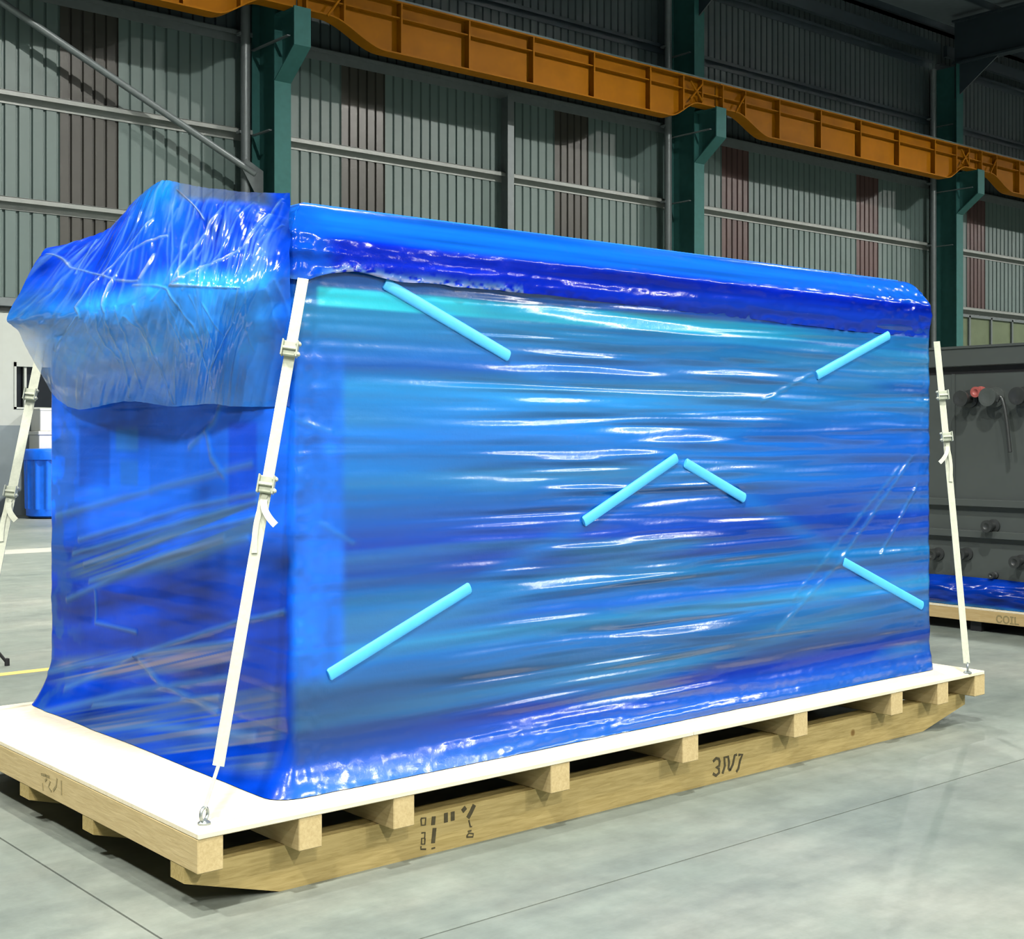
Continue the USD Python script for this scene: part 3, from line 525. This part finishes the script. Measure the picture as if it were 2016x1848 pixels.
# fold lines live in the sheet's own row and column, so they stay on it
def rc(pts):
    flat = K.reshape(-1, 3); d = (flat - [0, 0, EYE]); uu = CX + FPX * (d @ RGT) / (d @ FWD); vv = HZ - FPX * d[:, 2] / (d @ FWD)
    gu = CX + FPX * ((S - [0, 0, EYE]) @ RGT) / ((S - [0, 0, EYE]) @ FWD); gv = HZ - FPX * (S[..., 2] - EYE) / ((S - [0, 0, EYE]) @ FWD)
    out = []
    for u, v in pts:
        k_ = np.argmin((gu - u) ** 2 + (gv - v) ** 2); out.append((ry.ravel()[k_], cy.ravel()[k_]))
    return out
tu = np.cross(np.gradient(S, axis=1), np.gradient(S, axis=0)); tu /= np.linalg.norm(tu, axis=2, keepdims=True) + 1e-12
tu *= np.sign(-tu[..., :1].mean() or 1)
FL = [([(300, 430), (235, 510), (180, 560), (150, 605), (158, 628)], 1.0), ([(330, 465), (255, 500), (215, 560), (202, 600), (206, 615)], 1.0), ([(303, 500), (274, 548)], 1.6), ([(440, 405), (390, 480), (340, 558)], 0.9), ([(530, 422), (480, 490), (400, 522), (335, 562)], 1.1),
      ([(556, 392), (520, 445)], 1.0), ([(335, 562), (470, 566)], 1.2), ([(92, 500), (140, 528), (270, 552)], 0.9), ([(332, 570), (380, 640), (410, 735)], 1.0), ([(262, 600), (300, 690), (342, 792)], 0.8), ([(468, 566), (455, 640), (412, 735)], 1.0), ([(150, 622), (110, 690)], 0.7), ([(206, 612), (238, 700), (255, 780)], 0.8),
      ([(350, 375), (400, 430)], 1.4), ([(190, 470), (150, 540)], 0.8), ([(365, 480), (300, 590)], 0.6), ([(500, 400), (430, 500), (360, 570)], 0.6), ([(400, 600), (440, 660)], 0.7), ([(345, 700), (345, 795)], 0.5), ([(260, 560), (330, 570)], 1.0)]
rid = np.zeros_like(ry)
for ln, s_ in FL: rid = np.maximum(rid, s_ * fold(ry, cy, rc(ln), 0.024))
rid *= np.clip(0.15 + 1.5 * fbm(np.stack([ry * 2.2, cy * 2.2, ry * 0 + 4.4], -1), 2, 85), 0, 1.2)
rs = np.random.default_rng(5)
for k_ in range(46):                                       # many small creases running from the crest over the ridge and below it
    c0_ = rs.uniform(0.1, 5.9); up_half = rs.random() < 0.5
    r0, r1 = (rs.uniform(0.2, 1.6), rs.uniform(2.2, 3.1)) if up_half else (rs.uniform(2.9, 3.4), rs.uniform(4.2, 5.8))
    ln = [(r0 + (r1 - r0) * q, c0_ + (0.55 if up_half else -0.35) * q + 0.08 * math.sin(5 * q + k_)) for q in np.linspace(0, 1, 4)]
    rid = np.maximum(rid, rs.uniform(0.2, 0.55) * fold(ry, cy, ln, rs.uniform(0.018, 0.032)))
sk = fbm(np.stack([ry * 0.9, (cy - 0.25 * ry) * 9, ry * 0], -1), 3, 87)
dsp = 0.005 * rid + 0.008 * (sk - 0.5) + 0.026 * (fbm(np.stack([ry * 1.1, cy * 2.2, ry * 0], -1), 3, 81) - 0.5) * np.sin(np.pi * np.clip(ry / 6, 0, 1)) ** 0.5
S = S + tu * dsp[..., None]
up_ = lerp(C(24, 70, 225) + 0 * ry[..., None], C(70, 150, 250) * 1.35, smooth(2.4, 3.1, ry)); up_ = lerp(up_, C(60, 135, 240) * 1.3, smooth(4.6, 5.6, ry)); up_ = 1.5 * up_  # underside tinted brighter to offset the shade on its downward face
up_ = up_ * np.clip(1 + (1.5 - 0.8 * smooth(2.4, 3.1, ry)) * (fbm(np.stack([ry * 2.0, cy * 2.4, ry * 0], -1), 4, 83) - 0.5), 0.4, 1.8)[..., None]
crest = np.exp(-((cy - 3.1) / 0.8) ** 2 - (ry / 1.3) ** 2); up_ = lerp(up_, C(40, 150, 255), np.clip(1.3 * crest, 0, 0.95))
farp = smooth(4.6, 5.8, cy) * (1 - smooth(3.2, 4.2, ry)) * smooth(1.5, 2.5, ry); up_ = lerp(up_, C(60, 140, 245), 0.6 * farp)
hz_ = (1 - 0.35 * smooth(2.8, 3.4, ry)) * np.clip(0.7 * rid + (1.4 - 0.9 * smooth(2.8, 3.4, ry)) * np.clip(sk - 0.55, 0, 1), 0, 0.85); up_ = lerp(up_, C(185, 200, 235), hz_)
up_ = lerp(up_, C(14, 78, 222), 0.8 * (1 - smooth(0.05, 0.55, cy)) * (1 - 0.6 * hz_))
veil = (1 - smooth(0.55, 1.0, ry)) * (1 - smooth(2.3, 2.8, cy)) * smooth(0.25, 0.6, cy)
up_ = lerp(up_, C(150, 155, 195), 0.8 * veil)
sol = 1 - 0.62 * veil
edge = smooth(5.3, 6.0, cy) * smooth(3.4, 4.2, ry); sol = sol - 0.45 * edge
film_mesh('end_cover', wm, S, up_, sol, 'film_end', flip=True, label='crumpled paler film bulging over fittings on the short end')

# ------------------------------------------------------------------ lashing straps
def strap(label, top_pt, low_pt, eye_pt, width, normal, buckles):
    t = thing('lashing_strap', label, 'strap')
    a, b, e = map(np.asarray, (top_pt, low_pt, eye_pt)); n = np.asarray(normal, float)
    q = np.linspace(0, 1, 24)[:, None]; sag = np.sin(np.pi * q) * 0.006
    obj('webbing', sweep(a + (b - a) * q + n * sag, width, 0.004, n), 'webbing', t)
    obj('lower_cord', sweep(b + (e + np.array([0, 0, 0.05]) - b) * np.linspace(0, 1, 6)[:, None], 0.012, 0.006, n), 'webbing', t)
    eb = trimesh.creation.torus(0.022, 0.006, 20, 10); eb.apply_transform(trimesh.transformations.rotation_matrix(math.pi / 2, [1, 0.6, 0])); eb.apply_translation(e + [0, 0, 0.034])
    ey_ = obj('eye_bolt', eb, 'steel', t, smooth=60)
    obj('eye_plate', cat([lathe([(0, 0), (0.022, 0), (0.022, 0.006), (0.012, 0.014), (0, 0.014)], e, 16)]), 'steel', ey_, smooth=30)
    d = (b - a) / np.linalg.norm(b - a); s = np.cross(d, n); s /= np.linalg.norm(s); n2 = np.cross(s, d)
    R = np.eye(4); R[:3, 0], R[:3, 1], R[:3, 2] = s, d, n2
    for f, size, side in buckles:
        R[:3, 3] = a + (b - a) * f + n2 * 0.012
        size *= 0.5; p = cat([box(-0.026, 0.026, -size, size, -0.006, 0.016, 0.004), box(-0.030, -0.024, -size * 1.1, size * 1.1, -0.004, 0.03, 0.002), box(0.024, 0.030, -size * 1.1, size * 1.1, -0.004, 0.03, 0.002)])
        p.apply_transform(R); bk = obj('ratchet', p, 'buckle_metal', t)
        h = cat([box(side * 0.028 - 0.010, side * 0.028 + 0.010, -size * 1.0, -size * 0.5, 0.0, 0.022, 0.004), box(side * 0.030 - 0.010, side * 0.030 + 0.010, size * 0.4, size * 0.9, 0.004, 0.026, 0.004), box(-0.03, 0.03, -size * 0.2, size * 0.2, 0.014, 0.026, 0.003)])
        h.apply_transform(R); obj('handle', h, 'webbing', bk)
    # doubled tail of the webbing lying along the strap, with a loose end
    f0 = buckles[-1][0]; q = np.linspace(0, 1, 10)[:, None]
    obj('loose_tail', cat([sweep(a + (b - a) * (f0 + 0.02 + 0.12 * q) + n2 * 0.012 - s * 0.012 * np.sin(3 * q) * buckles[-1][2], width * 0.5, 0.003, n2),
        sweep(a + (b - a) * (f0 + 0.03 + 0.05 * q) + n2 * (0.012 + 0.03 * q) + s * buckles[-1][2] * 0.06 * q ** 2, width * 0.6, 0.003, n2)]), 'webbing', t)
FN = -FWD
eyeA = at_z(402, 1622, ZD); topA = at_y(597, 548, Y0 - 0.045)
lowA = topA + (eyeA - topA) * 0.90 + RGT * 0.012
strap('white lashing strap down the near corner of the wrapped machine', topA, lowA, eyeA, 0.040, FN, [(0.155, 0.055, -1), (0.44, 0.06, -1)])
eyeB = at_z(1905, 1325, ZD); topB = at_y(1844, 672, Y0 - 0.02)
strap('white lashing strap at the right end of the wrapped machine', topB, topB + (eyeB - topB) * 0.97, eyeB, 0.036, FN, [(0.17, 0.05, 1), (0.30, 0.05, 1)])
eyeC = np.array([2.17, 6.5, ZD]); topC = at_x(84, 672, 2.60)
strap('white lashing strap at the far left corner, partly behind the film bulge', topC, topC + (eyeC - topC) * 0.95, eyeC, 0.046, FN, [(0.16, 0.055, -1), (0.44, 0.05, -1)])

# ------------------------------------------------------------------ the unwrapped machine at the right
MX = 10.15
p2 = thing('pallet', 'dark-bottomed wooden pallet under the bare grey machine at the right edge', 'pallet')
for k in range(5):
    y = 3.0 + k * 1.0
    obj('runner', box(MX + 0.05, MX + 2.2, y, y + 0.10, 0.0, 0.085), 'black', p2)  # runners coloured black, putting the shadow below the deck into them
eb2 = obj('edge_beam', box(MX, MX + 0.10, 2.9, 7.6, 0.085, 0.185, 0.003), 'pallet_wood', p2)
obj('edge_beam', box(MX + 2.1, MX + 2.2, 2.9, 7.6, 0.085, 0.185, 0.003), 'pallet_wood', p2)
obj('deck_sheet', box(MX, MX + 2.2, 2.9, 7.6, 0.185, 0.20), 'deck_ply', p2)
tm = meshkit.text_mesh('COIL', 0.060, 0.0015, bold=True)
tm.vertices = np.c_[-tm.vertices[:, 2], -tm.vertices[:, 0] * 1.0, tm.vertices[:, 1]] ; tm.fix_normals(); tm.apply_translation([MX - 0.0003, at_x(1960, 1215, MX)[1], 0.098])
obj('stencil_lettering', tm, 'ink_faded', eb2)
m2 = thing('grey_machine', 'unwrapped grey steel machine casing with pipe fittings at the right edge', 'machine')
bx = MX + 0.10
obj('casing', box(bx + 0.02, bx + 1.95, 3.05, 7.5, 0.20, 2.14, 0.006), 'machine_grey', m2)
obj('top_frame', cat([box(bx - 0.03, bx + 2.0, 3.0, 7.55, 2.20, 2.36, 0.006), box(bx - 0.04, bx + 2.01, 2.99, 7.56, 2.35, 2.37)]), 'machine_grey', m2)
obj('recess', box(bx + 0.03, bx + 1.9, 3.06, 7.49, 2.13, 2.21), 'black', m2)
for z in (1.06, 0.80): obj('rail', box(bx - 0.035, bx + 0.03, 3.05, 7.5, z - 0.03, z + 0.03, 0.004), 'machine_grey', m2)
obj('side_seam', box(bx + 0.008, bx + 0.03, 6.28, 6.31, 0.3, 2.14), 'machine_grey', m2)
def fitting(u, v, r, l, m_='dark_steel'):
    c = at_x(u, v, bx)
    t = lathe([(0, -0.02), (r, -0.02), (r, 0.02), (r * 0.55, 0.025), (r * 0.55, l - 0.03), (r * 0.9, l - 0.03), (r * 0.9, l), (r * 0.5, l), (0, l - 0.02)], (0, 0, 0), 20)
    t.apply_transform(trimesh.transformations.rotation_matrix(-math.pi / 2, [0, 1, 0])); t.apply_translation([bx + 0.02, c[1], c[2]])
    return obj('pipe_fitting', t, m_, m2, smooth=35)
fitting(1908, 785, 0.075, 0.16); fitting(1958, 782, 0.085, 0.14, 'machine_grey'); fitting(2016, 780, 0.08, 0.14)
f = fitting(1930, 772, 0.05, 0.10, 'red_cap'); f.SetCustomDataByKey('label', 'small dull red cap')
for u, v in ((1955, 1035), (1846, 1090), (1902, 1090), (2010, 1105)): fitting(u, v, 0.055, 0.13)
fitting(1958, 1132, 0.028, 0.08)
c0 = at_x(1962, 790, bx - 0.05)
hose = [c0 + np.array([-0.03, -0.10 * q - 0.02, 0.10 * math.sin(q * 2.4) - 0.34 * q * q]) for q in np.linspace(0, 1.15, 12)]
obj('hose', cat([bar(p_, q_, 0.016, 10) for p_, q_ in zip(hose[:-1], hose[1:])]), 'dark_steel', m2)
# blue film gathered round its foot
yy, tz = np.meshgrid(np.linspace(2.95, 7.58, 160), np.linspace(0, 1, 24))
zf = 0.203 + 0.235 * tz + 0.015 * (fbm(np.stack([yy * 3, tz * 0, tz * 0], -1), 2, 5) - 0.5) * tz
xf = bx - 0.075 + 0.05 * tz ** 2 - 0.04 * np.sin(np.pi * tz) + 0.035 * (fbm(np.stack([yy * 5, tz * 5, tz * 0], -1), 3, 8) - 0.5)
ft2 = C(14, 66, 190) * np.clip(1 + 1.4 * (fbm(np.stack([yy * 5, tz * 4, tz * 0], -1), 3, 9) - 0.5), 0.4, 1.7)[..., None]
ft2 = lerp(ft2, C(80, 170, 215), 0.6 * (1 - smooth(0.0, 0.14, tz)))
film_mesh('gathered_film', m2, np.stack([xf, yy, zf], -1), ft2, np.ones_like(tz), 'film_end', flip=True, label='blue film gathered round the foot')

# ------------------------------------------------------------------ far left: bin, boxes, stand
dc = np.array([10.58, 26.68, 0])
dr = thing('blue_bin', 'tall blue ribbed plastic bin by the white wall, left of the wrapped machine', 'bin')
ang = np.linspace(0, 2 * np.pi, 120, endpoint=False)
def ring(r, z, rib=0.0): rr = r + rib * np.clip(np.sin(ang * 14), -0.3, 1); return np.c_[dc[0] + rr * np.cos(ang), dc[1] + rr * np.sin(ang), np.full(len(ang), z)]
rings = [ring(0.46, 0.03), ring(0.50, 0.06), ring(0.50, 0.18), ring(0.495, 0.2, 0.03), ring(0.515, 1.15, 0.03), ring(0.52, 1.18)]
nv = len(ang); fcs = []
for i in range(len(rings) - 1):
    for j in range(nv):
        a, b = i * nv + j, i * nv + (j + 1) % nv; fcs += [[a, b, b + nv], [a, b + nv, a + nv]]
V = np.vstack(rings + [[[dc[0], dc[1], 0.03]], [[dc[0], dc[1], 1.18]]])
for j in range(nv): fcs += [[len(V) - 2, (j + 1) % nv, j], [len(V) - 1, (len(rings) - 1) * nv + j, (len(rings) - 1) * nv + (j + 1) % nv]]
obj('body', (V, np.array(fcs)), 'drum_plastic', dr, smooth=50)
obj('rim', lathe([(0.50, 1.17), (0.56, 1.17), (0.56, 1.33), (0.53, 1.38), (0.0, 1.40), (0, 1.34), (0.5, 1.30)], dc, 40), 'drum_plastic', dr, smooth=40)
obj('foot', lathe([(0, 0), (0.44, 0), (0.46, 0.035), (0, 0.035)], dc, 32), 'black', dr)
bA_ = thing('white_box', 'white carton behind the blue bin, lower of the two', 'box', (0, 0, 0)); obj('carton', box(10.55, 11.5, 27.3, 27.85, 0.0, 1.72, 0.01), 'white_box', bA_)
obj('lid', box(10.53, 11.52, 27.28, 27.87, 1.66, 1.74, 0.01), 'white_box', bA_)
bB_ = thing('white_box', 'white carton just under the dark window, on top of the lower one', 'box'); obj('carton', box(10.58, 11.45, 27.32, 27.82, 1.74, 2.19, 0.01), 'white_box', bB_)
obj('lid_flap', box(10.57, 11.46, 27.31, 27.83, 2.16, 2.205, 0.008), 'white_box', bB_)
st = thing('tripod_stand', 'thin black stand leg with rubber foot at the left edge', 'stand')
foot = at_z(14, 1310, 0.0); tipp = foot + np.array([-0.55, 0.05, 0.0]) ; tipp[2] = 0.75
obj('leg', bar(foot + [0, 0, 0.02], tipp, 0.011, 10), 'black', st)
obj('leg', bar(tipp + [-0.45, 0.1, -0.73], tipp, 0.011, 10), 'black', st); obj('leg', bar(tipp + [-0.05, 0.5, -0.73], tipp, 0.011, 10), 'black', st)
obj('rubber_foot', lathe([(0, 0), (0.018, 0), (0.016, 0.05), (0, 0.055)], foot, 14), 'black', st)
obj('centre_post', bar(tipp, tipp + [0, 0, 0.6], 0.014, 10), 'black', st)
